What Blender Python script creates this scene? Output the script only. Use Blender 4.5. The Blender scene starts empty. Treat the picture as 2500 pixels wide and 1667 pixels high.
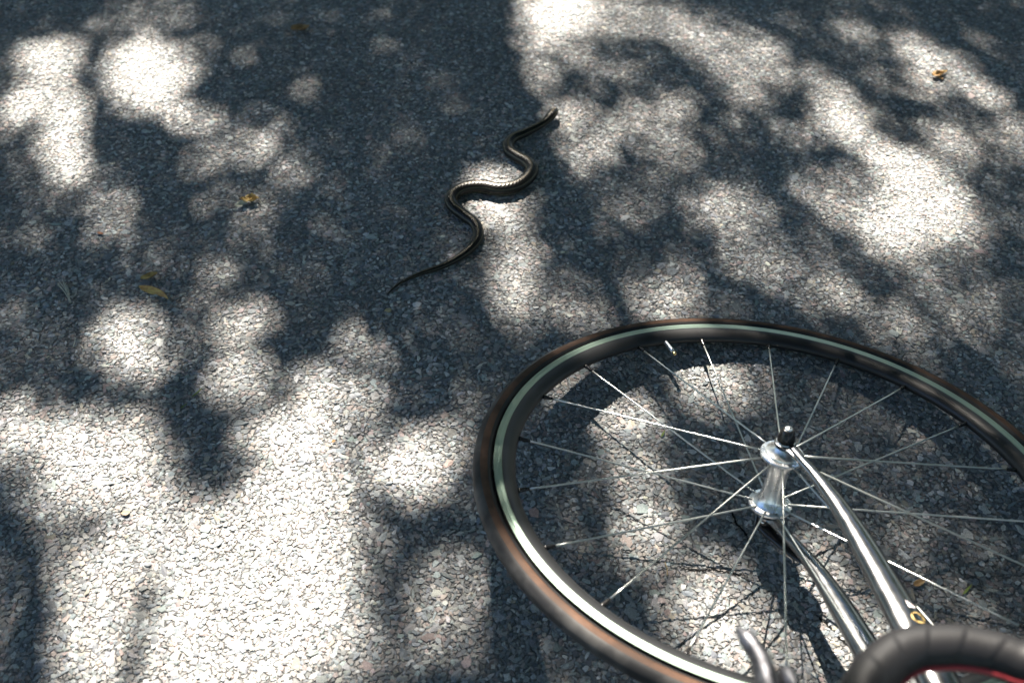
import bpy, math, random
import numpy as np
from mathutils import Matrix, Vector

rng = np.random.default_rng(7)
random.seed(7)
sc = bpy.context.scene
COL = sc.collection

# ---------------------------------------------------------------- camera
CAM_H, PITCH, ROLL, LENS = 1.032, 0.8112, 0.0199, 36.764
fw = Vector((0, math.cos(PITCH), -math.sin(PITCH)))
rt = Vector((1, 0, 0))
up = rt.cross(fw)
rt, up = rt * math.cos(ROLL) + up * math.sin(ROLL), up * math.cos(ROLL) - rt * math.sin(ROLL)
cam_d = bpy.data.cameras.new('camera')
cam_d.sensor_width = 36.0
cam_d.lens = LENS
cam_d.clip_start = 0.02
cam_d.clip_end = 1000
cam_d.dof.use_dof = True
cam_d.dof.focus_distance = 1.32
cam_d.dof.aperture_fstop = 4.5
cam = bpy.data.objects.new('camera', cam_d)
COL.objects.link(cam)
m = Matrix((rt, up, -fw)).transposed().to_4x4()
m.translation = Vector((0, 0, CAM_H))
cam.matrix_world = m
sc.camera = cam

# ---------------------------------------------------------------- sky, sun, exposure
SUN_EL, SUN_AZ = math.radians(47.5), math.radians(13.0)   # light travels towards -y, a little towards +x
SDIR = np.array([math.sin(SUN_AZ) * math.cos(SUN_EL), -math.cos(SUN_AZ) * math.cos(SUN_EL), -math.sin(SUN_EL)])
world = bpy.data.worlds.new('World')
sc.world = world
world.use_nodes = True
wn = world.node_tree.nodes
wl = world.node_tree.links
sky = wn.new('ShaderNodeTexSky')
sky.sky_type = 'NISHITA'
sky.sun_disc = False
sky.sun_elevation = SUN_EL
sky.sun_rotation = -SUN_AZ
sky.air_density = 1.0
sky.dust_density = 0.6
sky.ozone_density = 3.5
wl.new(sky.outputs[0], wn['Background'].inputs[0])
wn['Background'].inputs[1].default_value = 0.054
sun_d = bpy.data.lights.new('sun', 'SUN')
sun_d.energy = 5.0
sun_d.angle = math.radians(0.53)
sun_d.color = (1.0, 0.92, 0.81)
sun = bpy.data.objects.new('sun', sun_d)
COL.objects.link(sun)
sun.location = (-1, 5, 8)
sun.rotation_euler = Vector(SDIR).to_track_quat('-Z', 'Y').to_euler()
sc.view_settings.view_transform = 'Standard'
sc.view_settings.look = 'None'
sc.view_settings.gamma = 1.0
sc.view_settings.exposure = 2.3
sc.cycles.max_bounces = 6
sc.cycles.diffuse_bounces = 2
sc.cycles.glossy_bounces = 3
sc.cycles.transmission_bounces = 3

# ---------------------------------------------------------------- helpers
def mat(name, color=(0.5, 0.5, 0.5), rough=0.5, metal=0.0, spec=0.5, coat=0.0, alpha=None):
    mt = bpy.data.materials.new(name)
    mt.use_nodes = True
    b = mt.node_tree.nodes['Principled BSDF']
    b.inputs['Base Color'].default_value = (*color, 1)
    b.inputs['Roughness'].default_value = rough
    b.inputs['Metallic'].default_value = metal
    b.inputs['Specular IOR Level'].default_value = spec
    b.inputs['Coat Weight'].default_value = coat
    return mt

def nodes(mt):
    nt = mt.node_tree
    return nt, nt.nodes, nt.links, nt.nodes['Principled BSDF']

def add_noise_color(mt, c1, c2, scale, detail=4, lo=0.35, hi=0.65, coord='Object'):
    nt, n, l, b = nodes(mt)
    tc = n.new('ShaderNodeTexCoord'); tx = n.new('ShaderNodeTexNoise'); cr = n.new('ShaderNodeValToRGB')
    tx.inputs['Scale'].default_value = scale; tx.inputs['Detail'].default_value = detail
    cr.color_ramp.elements[0].position = lo; cr.color_ramp.elements[1].position = hi
    cr.color_ramp.elements[0].color = (*c1, 1); cr.color_ramp.elements[1].color = (*c2, 1)
    l.new(tc.outputs[coord], tx.inputs['Vector']); l.new(tx.outputs['Fac'], cr.inputs['Fac'])
    l.new(cr.outputs['Color'], b.inputs['Base Color'])
    return tx, cr

def add_noise_bump(mt, scale, strength, dist, coord='Object', detail=4):
    nt, n, l, b = nodes(mt)
    tc = n.new('ShaderNodeTexCoord'); tx = n.new('ShaderNodeTexNoise'); bp = n.new('ShaderNodeBump')
    tx.inputs['Scale'].default_value = scale; tx.inputs['Detail'].default_value = detail
    bp.inputs['Strength'].default_value = strength; bp.inputs['Distance'].default_value = dist
    l.new(tc.outputs[coord], tx.inputs['Vector']); l.new(tx.outputs['Fac'], bp.inputs['Height'])
    l.new(bp.outputs['Normal'], b.inputs['Normal'])

def add_noise_rough(mt, scale, lo, hi, coord='Object'):
    nt, n, l, b = nodes(mt)
    tc = n.new('ShaderNodeTexCoord'); tx = n.new('ShaderNodeTexNoise'); mr = n.new('ShaderNodeMapRange')
    tx.inputs['Scale'].default_value = scale; tx.inputs['Detail'].default_value = 5
    mr.inputs['From Min'].default_value = 0.3; mr.inputs['From Max'].default_value = 0.7
    mr.inputs['To Min'].default_value = lo; mr.inputs['To Max'].default_value = hi
    l.new(tc.outputs[coord], tx.inputs['Vector']); l.new(tx.outputs['Fac'], mr.inputs['Value'])
    l.new(mr.outputs['Result'], b.inputs['Roughness'])

def mesh(name, v, f, smooth=True):
    me = bpy.data.meshes.new(name)
    me.from_pydata([tuple(map(float, x)) for x in v], [], [tuple(map(int, x)) for x in f])
    if smooth:
        me.polygons.foreach_set('use_smooth', np.ones(len(me.polygons), bool))
    me.update()
    return me

def tri_mesh(name, V, T, smooth=False):
    """fast: V (n,3) float, T (m,3) int"""
    me = bpy.data.meshes.new(name)
    nv, nf = len(V), len(T)
    me.vertices.add(nv); me.loops.add(nf * 3); me.polygons.add(nf)
    me.vertices.foreach_set('co', np.ascontiguousarray(V, np.float32).ravel())
    me.loops.foreach_set('vertex_index', np.ascontiguousarray(T, np.int32).ravel())
    me.polygons.foreach_set('loop_start', np.arange(0, nf * 3, 3, dtype=np.int32))
    me.polygons.foreach_set('loop_total', np.full(nf, 3, np.int32))
    me.polygons.foreach_set('use_smooth', np.full(nf, smooth, bool))
    me.update(calc_edges=True)
    return me

def put(name, me, mt=None, parent=None):
    o = bpy.data.objects.new(name, me)
    COL.objects.link(o)
    if mt is not None and len(me.materials) == 0:
        me.materials.append(mt)
    if parent is not None:
        o.parent = parent
    return o

def tag(o, label=None, cat=None, group=None, kind=None):
    if label: o['label'] = label
    if cat: o['category'] = cat
    if group: o['group'] = group
    if kind: o['kind'] = kind
    return o

def empty(name, loc=(0, 0, 0)):
    o = bpy.data.objects.new(name, None)
    o.empty_display_size = 0.05
    COL.objects.link(o)
    o.location = loc
    return o

def crom(P, n):
    """Catmull-Rom through P (k,d), n samples spaced about evenly"""
    P = np.asarray(P, float)
    Q = np.vstack([2 * P[0] - P[1], P, 2 * P[-1] - P[-2]])
    k = len(P) - 1
    out = []
    for i in range(k):
        a, b, c, d = Q[i], Q[i + 1], Q[i + 2], Q[i + 3]
        for t in np.linspace(0, 1, 24, endpoint=False):
            out.append(0.5 * (2 * b + (c - a) * t + (2 * a - 5 * b + 4 * c - d) * t * t + (3 * b - a - 3 * c + d) * t ** 3))
    out.append(P[-1])
    out = np.array(out)
    s = np.r_[0, np.cumsum(np.linalg.norm(np.diff(out[:, :3], axis=0), axis=1))]
    u = np.linspace(0, s[-1], n)
    return np.stack([np.interp(u, s, out[:, j]) for j in range(out.shape[1])], 1)

def frames(P, ref):
    T = np.gradient(P, axis=0)
    T /= np.linalg.norm(T, axis=1)[:, None]
    A = []
    a = np.asarray(ref, float)
    for t in T:
        a = a - t * (a @ t)
        a = a / np.linalg.norm(a)
        A.append(a)
    A = np.array(A)
    B = np.cross(T, A)
    return T, A, B

def tube(P, ra, rb=None, seg=16, ref=(0, 0, 1), caps=True, mod=None):
    """swept tube; ra along ref-ish axis, rb across; mod(i, ang, s) -> radius factor"""
    P = np.asarray(P, float)
    n = len(P)
    ra = np.broadcast_to(np.asarray(ra, float), n)
    rb = ra if rb is None else np.broadcast_to(np.asarray(rb, float), n)
    T, A, B = frames(P, ref)
    s = np.r_[0, np.cumsum(np.linalg.norm(np.diff(P, axis=0), axis=1))]
    ang = np.linspace(0, 2 * np.pi, seg, endpoint=False)
    ca, sa = np.cos(ang), np.sin(ang)
    k = np.ones((n, seg)) if mod is None else mod(s[:, None], ang[None, :])
    V = P[:, None, :] + k[..., None] * ((ra[:, None] * ca)[..., None] * A[:, None, :] + (rb[:, None] * sa)[..., None] * B[:, None, :])
    V = V.reshape(-1, 3)
    F = []
    for i in range(n - 1):
        for j in range(seg):
            j2 = (j + 1) % seg
            F.append((i * seg + j, i * seg + j2, (i + 1) * seg + j2, (i + 1) * seg + j))
    V = list(V)
    if caps:
        c0 = len(V); V.append(P[0]); c1 = len(V); V.append(P[-1])
        for j in range(seg):
            j2 = (j + 1) % seg
            F.append((c0, j2, j)); F.append((c1, (n - 1) * seg + j, (n - 1) * seg + j2))
    return V, F

def lathe(prof, seg=48, closed=False, center=(0, 0, 0)):
    """profile [(r, z)] about local z"""
    V, F = [], []
    n = len(prof)
    for i in range(seg):
        a = 2 * math.pi * i / seg
        for r, z in prof:
            V.append((center[0] + r * math.cos(a), center[1] + r * math.sin(a), center[2] + z))
    for i in range(seg):
        i2 = (i + 1) % seg
        for j in range(n if closed else n - 1):
            j2 = (j + 1) % n
            F.append((i * n + j, i2 * n + j, i2 * n + j2, i * n + j2))
    return V, F

def join(*parts):
    V, F = [], []
    for v, f in parts:
        o = len(V)
        V += list(v)
        F += [tuple(i + o for i in q) for q in f]
    return V, F

def smooth_angle(me, deg=35):
    try:
        me.set_sharp_from_angle(angle=math.radians(deg))
    except Exception:
        pass

def box(c, h):
    V = [(c[0] + sx * h[0], c[1] + sy * h[1], c[2] + sz * h[2]) for sx in (-1, 1) for sy in (-1, 1) for sz in (-1, 1)]
    F = [(0, 1, 3, 2), (4, 6, 7, 5), (0, 4, 5, 1), (2, 3, 7, 6), (0, 2, 6, 4), (1, 5, 7, 3)]
    return V, F

# ---------------------------------------------------------------- crown gaps: where sunlight comes through the tree
# one gap = centre x, y on the road, two radii, turn in degrees, how open it is
CROWN_GAPS = """\
-.854 1.673 .067 .05 134 .95; -.843 1.524 .064 .034 113 .95; -.766 1.5 .081 .026 106 1; -.745 1.403 .055 .031 115 1
-.71 1.338 .037 .02 114 .85; -.829 1.594 .044 .041 -165 .65; -.843 1.449 .027 .017 121 .5; -.663 1.629 .116 .07 117 1
-.65 1.518 .032 .022 117 .5; -.575 1.5 .038 .02 121 .9; -.515 1.476 .037 .029 119 .6; -.697 1.813 .078 .056 168 .28
-.419 1.417 .033 .027 120 .65; -.479 1.39 .057 .045 120 .3; -.408 1.483 .023 .018 113 .35; -.353 1.347 .027 .019 96 .5
-.39 1.278 .039 .022 -106 .45; -.454 1.271 .029 .024 156 .25; -.395 1.193 .041 .018 103 .3; -.629 1.254 .063 .042 118 .35
-.432 1.099 .032 .024 98 .5; -.602 1.182 .037 .025 170 .15; -.524 1.159 .03 .022 167 .17; -.582 1.676 .084 .024 103 .25
-.503 1.686 .027 .02 111 .2; -.528 .981 .045 .035 152 .9; -.372 1.003 .038 .029 -93 .8; -.444 .971 .028 .02 167 .3
-.695 1.011 .03 .021 135 .2; -.7 1.377 .037 .014 109 .3; -.795 1.769 .042 .024 113 .15; .082 1.869 .102 .075 85 1
.043 1.745 .043 .033 86 .7; .03 1.628 .054 .04 88 .8; .203 1.865 .094 .047 85 .45; .12 1.71 .049 .038 -172 .35
.091 1.524 .037 .03 81 .75; .019 1.524 .033 .032 65 .6; .092 1.415 .065 .041 137 .7; .147 1.448 .035 .02 85 .5
.208 1.501 .058 .051 -155 .4; .26 1.536 .041 .023 82 .4; .261 1.421 .056 .026 83 .45; .191 1.652 .065 .03 -155 .22
.275 1.843 .059 .026 84 .45; -.03 1.329 .041 .037 -176 .95; -.027 1.268 .04 .032 -177 .95; .004 1.19 .051 .025 90 .6
.004 1.117 .062 .031 90 .75; .005 1.044 .033 .023 90 .75; .139 1.246 .035 .031 -156 .3; .183 1.291 .032 .029 -145 .35
-.173 1.444 .026 .02 98 .35; -.224 1.399 .021 .014 99 .18; -.141 1.64 .048 .04 179 .08; .144 1.075 .075 .05 -145 .65
.173 1.04 .052 .029 -176 .95; .097 1.198 .039 .036 61 .22; -.048 1.225 .031 .019 92 .3; -.077 1.129 .026 .026 115 .2
-.214 .973 .026 .023 127 .6; .325 1.796 .066 .044 78 .45; .406 1.713 .083 .068 109 .5; .456 1.761 .036 .027 139 .6
.471 1.655 .04 .024 87 .55; .418 1.596 .04 .032 62 .4; .296 1.551 .031 .023 75 .45; .54 1.651 .034 .021 108 .65
.555 1.573 .059 .033 78 .8; .564 1.507 .049 .037 87 1; .479 1.485 .033 .02 73 .65; .613 1.522 .035 .021 77 .55
.642 1.824 .047 .04 118 .45; .534 1.836 .025 .02 53 .25; .744 1.744 .056 .035 92 .8; .811 1.712 .039 .027 50 .65
.724 1.643 .039 .024 64 .65; .778 1.666 .045 .031 54 .5; .827 1.614 .044 .026 137 .85; .65 1.669 .035 .029 84 .28
.722 1.48 .038 .026 87 .85; .76 1.45 .031 .022 53 .5; .809 1.489 .038 .026 -152 .28; .858 1.51 .042 .018 68 .55
.827 1.428 .04 .021 65 .3; .616 1.421 .051 .041 171 .95; .638 1.362 .068 .047 73 1; .635 1.294 .082 .061 63 1
.573 1.223 .055 .042 64 .9; .541 1.275 .054 .039 -161 .65; .678 1.258 .066 .046 52 .65; .701 1.381 .068 .028 62 .35
.465 1.333 .033 .025 61 .5; .533 1.356 .032 .025 -154 .45; .33 1.274 .063 .054 51 .5; .322 1.448 .038 .026 133 .2
.349 1.166 .043 .036 -137 .3; .379 1.128 .036 .026 -167 .3; .458 1.084 .043 .033 173 .5; .436 1.154 .037 .029 54 .25
.245 1.082 .051 .017 83 .55; .538 1.032 .044 .034 -147 .4; .598 1.149 .034 .025 -153 .25; .64 1.121 .081 .048 64 .14
.647 1.035 .054 .039 49 .17; -.506 .942 .045 .029 144 .95; -.357 .91 .038 .032 153 .9; -.629 .842 .032 .019 170 .8
-.527 .813 .056 .025 178 .8; -.49 .768 .072 .049 168 1; -.602 .797 .049 .033 164 .75; -.269 .812 .064 .037 178 1
-.249 .89 .031 .025 169 .75; -.338 .584 .159 .112 169 1; -.444 .615 .057 .044 148 1; -.437 .528 .07 .031 110 1
-.525 .715 .061 .028 177 .7; -.43 .705 .053 .028 176 .8; -.251 .735 .067 .039 178 .8; -.538 .563 .032 .017 117 .65
-.52 .66 .02 .015 148 .55; -.574 .72 .029 .016 174 .55; -.297 .506 .116 .05 179 1; -.19 .95 .028 .019 128 .5
-.245 .894 .031 .025 169 .75; -.187 .869 .028 .021 131 .8; -.271 .819 .064 .037 178 1; -.127 .771 .056 .04 170 1
-.086 .806 .024 .021 174 .85; -.254 .651 .1 .077 111 1; -.22 .541 .077 .056 172 1; -.075 .584 .044 .034 97 .42
-.081 .534 .045 .026 180 .38; -.138 .654 .033 .023 99 .25; -.055 .861 .021 .019 178 .4; -.047 .733 .031 .015 93 .35
.047 .509 .014 .01 87 .4; -.05 .629 .024 .022 175 .38; .228 .898 .057 .036 -157 .75; .28 .919 .047 .025 -175 .68
.138 .848 .037 .028 168 .85; .201 .86 .054 .018 -178 .65; .153 .744 .038 .029 78 .7; .159 .675 .038 .028 79 .75
.243 .734 .023 .017 73 .65; .255 .619 .049 .027 -175 .85; .237 .575 .059 .042 -169 .95; .337 .593 .068 .034 76 .85
.278 .526 .057 .03 -175 .95; .209 .793 .052 .024 -177 .22; .074 .898 .039 .017 -138 .6; .056 .698 .02 .015 -175 .35
.349 .528 .039 .03 51 .7; .363 .665 .029 .022 59 .28; .453 .667 .043 .031 -159 .2; .498 .616 .034 .025 -144 .2
.487 .698 .03 .022 56 .15"""
CROWN_CLUMPS = """\
-.422 .878 .044 .028 106 .85; -.372 .809 .03 .022 109 .75; -.339 .769 .035 .019 152 .7; -.384 .744 .036 .017 -168 .8
-.472 .688 .032 .018 174 .5; -.576 .673 .034 .025 151 .95; -.544 .63 .039 .029 149 .95; -.517 .588 .039 .028 157 .92
-.506 .54 .042 .031 138 .92; -.496 .495 .036 .026 149 .95; -.395 .58 .019 .013 117 .9; -.393 .54 .034 .014 99 .85
-.396 .499 .026 .017 117 .8; -.176 .506 .03 .021 103 .5; -.563 .866 .055 .028 176 .5; -.2 .789 .028 .012 98 .45
-.293 .773 .024 .012 179 .4; -.167 .689 .04 .015 97 .3; -.631 1.416 .056 .036 172 .3; -.751 1.618 .111 .011 106 .6"""
def table(s):
    return np.array([[float(x) for x in e.split()] for e in s.replace('\n', ';').split(';') if e.strip()])
GAPS = table(CROWN_GAPS)
CLUMPS = table(CROWN_CLUMPS)
# light that reaches the raised handlebar, fork and near side of the wheel
GAPS = np.vstack([GAPS, table("""\
.45 -.01 .13 .10 0 .95; .36 -.01 .06 .05 0 .5; .235 .0 .06 .06 0 .55; .38 .38 .06 .19 0 .95; .145 .315 .13 .055 -40 .85; .055 .43 .05 .04 -50 .6; .225 .955 .04 .022 0 .95; .062 1.503 .032 .026 0 .95; .040 1.478 .03 .02 35 .7
.62 .05 .18 .2 0 .7; .1 .1 .2 .1 20 .6; -.5 .3 .3 .12 10 .8; -.9 .1 .2 .3 0 .5; 1.0 .3 .2 .15 0 .5; -.2 -.2 .3 .1 0 .7; 1.2 1.2 .1 .2 30 .6
-1.1 .9 .12 .2 0 .6; -1.3 1.5 .15 .2 0 .7; 1.3 1.8 .15 .12 0 .6; .2 2.3 .3 .12 0 .7; -.8 2.2 .2 .15 0 .7; .9 2.3 .2 .12 20 .5""")])

def soft_ellipse(X, Y, e, soft=0.30):
    cx, cy, a, b, r, I = e
    r = math.radians(r)
    dx, dy = X - cx, Y - cy
    q = np.sqrt(((dx * math.cos(r) + dy * math.sin(r)) / a) ** 2 + ((-dx * math.sin(r) + dy * math.cos(r)) / b) ** 2)
    t = np.clip((1 + soft - q) / (2 * soft), 0, 1)
    return t * t * (3 - 2 * t)

def openness(X, Y, base=0.02):
    base = 0.02 + 0.008 * np.clip(np.sin(X * 9.1 + 2.1 * np.sin(Y * 5.3)) * np.sin(Y * 8.3 + 1.7 * np.sin(X * 6.1)) + 0.2, 0, 1)
    # thinner, twiggier foliage to either side lets small flecks through
    thin = np.clip((X - 0.02) / 0.15, 0, 1) + np.clip((-0.30 - X) / 0.15, 0, 1) * np.clip((1.55 - Y) / 0.3, 0, 1)
    fleck = np.sin(X * 31 + 2.3 * np.sin(Y * 17 + 1)) * np.sin(Y * 37 + 2.1 * np.sin(X * 19)) + 0.5 * np.sin(X * 57 - Y * 43) * np.sin(Y * 51 + X * 22)
    base = base + 0.15 * thin * np.clip(fleck + 0.25, 0, 1)
    T = 1 - base
    X = np.asarray(X); Y = np.asarray(Y)
    for e in GAPS:
        T = T * (1 - min(0.985, 1.06 * e[5]) * soft_ellipse(X, Y, (e[0], e[1], e[2] * 1.03, e[3] * 1.03, e[4], e[5]), 0.28 if e[5] > 0.78 else 0.55))
    T = (1 - T) ** 1.3
    for e in CLUMPS:
        T = T * (1 - e[5] * soft_ellipse(X, Y, e))
    return T

# ---------------------------------------------------------------- ground, road, stones
grass_m = mat('verge_grass', (0.05, 0.075, 0.025), 0.9)
add_noise_color(grass_m, (0.03, 0.05, 0.015), (0.08, 0.09, 0.04), 3.0)
bitumen = mat('bitumen', (0.035, 0.036, 0.038), 0.75, spec=0.4)
def asphalt_nodes(mt):
    nt, n, l, b = nodes(mt)
    tc = n.new('ShaderNodeTexCoord')
    vo = n.new('ShaderNodeTexVoronoi'); vo.inputs['Scale'].default_value = 150
    ve = n.new('ShaderNodeTexVoronoi'); ve.inputs['Scale'].default_value = 150; ve.feature = 'DISTANCE_TO_EDGE'
    cr = n.new('ShaderNodeValToRGB')
    for i, (pos, c) in enumerate([(0.0, (0.13, 0.13, 0.13)), (0.12, (0.18, 0.18, 0.178)), (0.5, (0.22, 0.215, 0.21)), (0.85, (0.33, 0.30, 0.28))]):
        e = cr.color_ramp.elements[i] if i < 2 else cr.color_ramp.elements.new(pos)
        e.position = pos; e.color = (*c, 1)
    sep = n.new('ShaderNodeSeparateColor')
    mul = n.new('ShaderNodeMath'); mul.operation = 'MULTIPLY'
    mr = n.new('ShaderNodeMapRange'); mr.inputs['From Max'].default_value = 0.14
    bp = n.new('ShaderNodeBump'); bp.inputs['Strength'].default_value = 0.9; bp.inputs['Distance'].default_value = 0.003
    l.new(tc.outputs['Object'], vo.inputs['Vector']); l.new(tc.outputs['Object'], ve.inputs['Vector'])
    l.new(vo.outputs['Color'], sep.inputs[0]); l.new(ve.outputs['Distance'], mr.inputs['Value'])
    l.new(sep.outputs[0], mul.inputs[0]); l.new(mr.outputs['Result'], mul.inputs[1])
    l.new(mul.outputs[0], cr.inputs['Fac']); l.new(cr.outputs['Color'], b.inputs['Base Color'])
    l.new(mr.outputs['Result'], bp.inputs['Height']); l.new(bp.outputs['Normal'], b.inputs['Normal'])
asphalt_nodes(bitumen)

gnd = put('ground', mesh('ground', [(-250, -250, -0.06), (250, -250, -0.06), (250, 250, -0.06), (-250, 250, -0.06)], [(0, 1, 2, 3)], False), grass_m)
tag(gnd, 'green grassy ground beyond the road', kind='structure')
ROAD_Z = -0.0011
rv, rf = box((0, 0.6, ROAD_Z - 0.04), (40, 4.2, 0.04))
road = put('road', mesh('road', rv, rf, False), bitumen)
tag(road, 'grey stone-chip asphalt road dappled with tree shade', kind='structure')

# stone chips: real angular stones packed over the part of the road that is looked at
def view_depth_px(x, y):
    """depth along the view axis from the standing camera, used only to rank stones by size"""
    return y * math.cos(PITCH) + CAM_H * math.sin(PITCH)

def in_patch(x, y, mgn):
    half = 0.30 + 0.372 * y
    return (np.abs(x) < half * 1.02 + mgn) & (y > 0.46 - mgn) & (y < 1.95 + mgn)

def packed(spacing, jitter):
    xs = np.arange(-1.7, 1.7, spacing)
    ys = np.arange(0.1, 2.5, spacing * 0.866)
    X, Y = np.meshgrid(xs, ys)
    X = X + (np.arange(len(ys)) % 2)[:, None] * spacing / 2
    X = X + rng.uniform(-jitter, jitter, X.shape) * spacing
    Y = Y + rng.uniform(-jitter, jitter, Y.shape) * spacing
    k = in_patch(X, Y, 0.11)
    return np.stack([X[k], Y[k]], 1)

ico = np.array([(0, 0, 1)] + [(0.894 * math.cos(i * 1.2566), 0.894 * math.sin(i * 1.2566), 0.447) for i in range(5)]
               + [(0.894 * math.cos(i * 1.2566 + 0.6283), 0.894 * math.sin(i * 1.2566 + 0.6283), -0.447) for i in range(5)])
icoF = np.array([(0, 1 + i, 1 + (i + 1) % 5) for i in range(5)] + [(1 + i, 6 + i, 1 + (i + 1) % 5) for i in range(5)]
                + [(6 + i, 6 + (i + 1) % 5, 1 + (i + 1) % 5) for i in range(5)])

def stone_array(C, r, zt, h, col):
    """C (n,2) centres, r radius, zt top height, h half height"""
    n = len(C)
    B = np.repeat(ico[None], n, 0)
    B = B * (1 + rng.uniform(-0.38, 0.26, (n, 11, 1))) + rng.normal(0, 0.12, (n, 11, 3))
    B[:, :, 2] = np.minimum(B[:, :, 2], 0.50 + rng.uniform(-0.10, 0.10, (n, 11)))      # worn flat tops
    asp = np.exp(rng.normal(0, 0.24, n))
    S = np.stack([r * asp, r / asp, h], 1)
    B = B * S[:, None, :]
    # small tilt
    tx, ty = rng.normal(0, 0.055, n), rng.normal(0, 0.055, n)
    B[:, :, 2] += B[:, :, 0] * tx[:, None] + B[:, :, 1] * ty[:, None]
    a = rng.uniform(0, 2 * np.pi, n)
    ca, sa = np.cos(a)[:, None], np.sin(a)[:, None]
    X = B[:, :, 0] * ca - B[:, :, 1] * sa + C[:, 0:1]
    Y = B[:, :, 0] * sa + B[:, :, 1] * ca + C[:, 1:2]
    Z = B[:, :, 2] + (zt - 0.50 * h)[:, None]
    return np.stack([X, Y, Z], 2), col

def stone_colors(n):
    pal = np.array([(0.17, 0.175, 0.18), (0.22, 0.22, 0.215), (0.27, 0.255, 0.24), (0.24, 0.19, 0.175), (0.13, 0.14, 0.15),
                    (0.33, 0.31, 0.285), (0.19, 0.21, 0.205), (0.29, 0.25, 0.205), (0.42, 0.41, 0.39)])
    w = np.array([0.22, 0.20, 0.16, 0.10, 0.14, 0.07, 0.07, 0.03, 0.01])
    c = pal[rng.choice(len(pal), n, p=w / w.sum())]
    return np.clip(c * np.array([1.27, 1.33, 1.36]) * np.exp(rng.normal(0, 0.27, (n, 1))) * rng.uniform(0.96, 1.04, (n, 3)), 0.02, 0.6)

C1 = packed(0.0060, 0.42)
n1 = len(C1)
r1 = 0.0030 * np.exp(rng.normal(0, 0.34, n1))
r1 = np.clip(r1, 0.0015, 0.0090)
z1 = rng.normal(-0.0002, 0.00036, n1)
h1 = np.clip(r1 * rng.uniform(0.5, 0.75, n1), 0.0016, 0.0045)
# hairline cracks: no stones over them, a thin dark fissure in the binder
CRACKS = [[[0.3391, 0.5784], [0.344, 0.5711], [0.3493, 0.5658], [0.3565, 0.5528], [0.3648, 0.5439], [0.3735, 0.537], [0.3771, 0.5295]], [[0.2614, 0.7148], [0.2648, 0.7074], [0.2672, 0.6965], [0.2715, 0.6887], [0.2765, 0.6803], [0.2776, 0.6709]], [[0.368, 0.5925], [0.3732, 0.5826], [0.3828, 0.5769], [0.3875, 0.5676]], [[0.1953, 0.6332], [0.2134, 0.6294], [0.2331, 0.6314], [0.2546, 0.6261], [0.2693, 0.6254]]]
def crack_path(pts):
    P = crom(np.c_[np.array(pts), np.zeros(len(pts))], 60)[:, :2]
    return P + rng.normal(0, 0.0007, P.shape)
crack_paths = [crack_path(c) for c in CRACKS]
def near_crack(C, d):
    k = np.zeros(len(C), bool)
    for P in crack_paths:
        lo, hi = P.min(0) - 0.02, P.max(0) + 0.02
        i = np.where((C > lo).all(1) & (C < hi).all(1))[0]
        k[i] = (np.linalg.norm(C[i, None, :] - P[None], axis=2).min(1) < d[i])
    return k
kc = ~near_crack(C1, r1 * 0.8 + 0.0008)
C1, r1, z1, h1 = C1[kc], r1[kc], z1[kc], h1[kc]; n1 = len(C1)
C2 = packed(0.0080, 0.45)
C2 = C2[~near_crack(C2, np.full(len(C2), 0.0022))]
n2 = len(C2)
r2 = np.clip(0.0020 * np.exp(rng.normal(0, 0.25, n2)), 0.0014, 0.0045)
z2 = rng.normal(-0.0008, 0.0004, n2)
h2 = r2 * rng.uniform(0.7, 1.0, n2)
# a few stones that stand out in the photograph
ACC = [(-0.1738, 1.0365, 0.006, (0.42, 0.36, 0.20)), (-0.1395, 1.456, 0.006, (0.55, 0.57, 0.58)), (-0.108, 1.345, 0.0062, (0.50, 0.51, 0.52)),
       (0.030, 0.705, 0.0075, (0.45, 0.30, 0.26)), (0.565, 0.72, 0.0075, (0.52, 0.52, 0.50)), (0.535, 0.685, 0.0085, (0.52, 0.52, 0.50)),
       (-0.075, 0.772, 0.0075, (0.36, 0.27, 0.24)), (-0.145, 0.665, 0.0085, (0.27, 0.30, 0.31)), (0.735, 0.985, 0.006, (0.5, 0.47, 0.38)), (-0.34, 0.83, 0.008, (0.2, 0.23, 0.24))]
Cx = np.array([a[:2] for a in ACC]); nx = len(ACC)
V1, K1 = stone_array(np.vstack([C1, Cx]), np.r_[r1, [a[2] for a in ACC]], np.r_[z1, np.full(nx, 0.0008)], np.r_[h1, np.full(nx, 0.0045)],
                     np.vstack([stone_colors(n1), np.array([a[3] for a in ACC])]))
V2, K2 = stone_array(C2, r2, z2, h2, stone_colors(n2) * 0.85)
def wear(C):
    x, y = C[:, 0], C[:, 1]
    f = np.sin(x * 7.3 + 2.2 * np.sin(y * 4.1)) * np.sin(y * 6.1 + 1.9 * np.sin(x * 5.2 + 1)) + 0.6 * np.sin(x * 17 + y * 13 + 2 * np.sin(x * 9)) * np.sin(y * 21 - x * 8)
    return (1.0 + 0.13 * f)[:, None]
K1 = np.clip(K1 * wear(np.vstack([C1, Cx])), 0.02, 0.6); K2 = np.clip(K2 * wear(C2), 0.02, 0.6)
r_all = np.r_[r1, [a[2] for a in ACC]]
cx_all = np.vstack([C1, Cx])
app = r_all / view_depth_px(cx_all[:, 0], cx_all[:, 1])
vis = (np.abs(cx_all[:, 0]) < 0.29 + 0.372 * cx_all[:, 1]) & (cx_all[:, 1] > 0.49) & (cx_all[:, 1] < 1.88)
order = np.argsort(-(app * vis))
big = order[:290]
rest = np.setdiff1d(np.arange(len(V1)), big)

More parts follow.
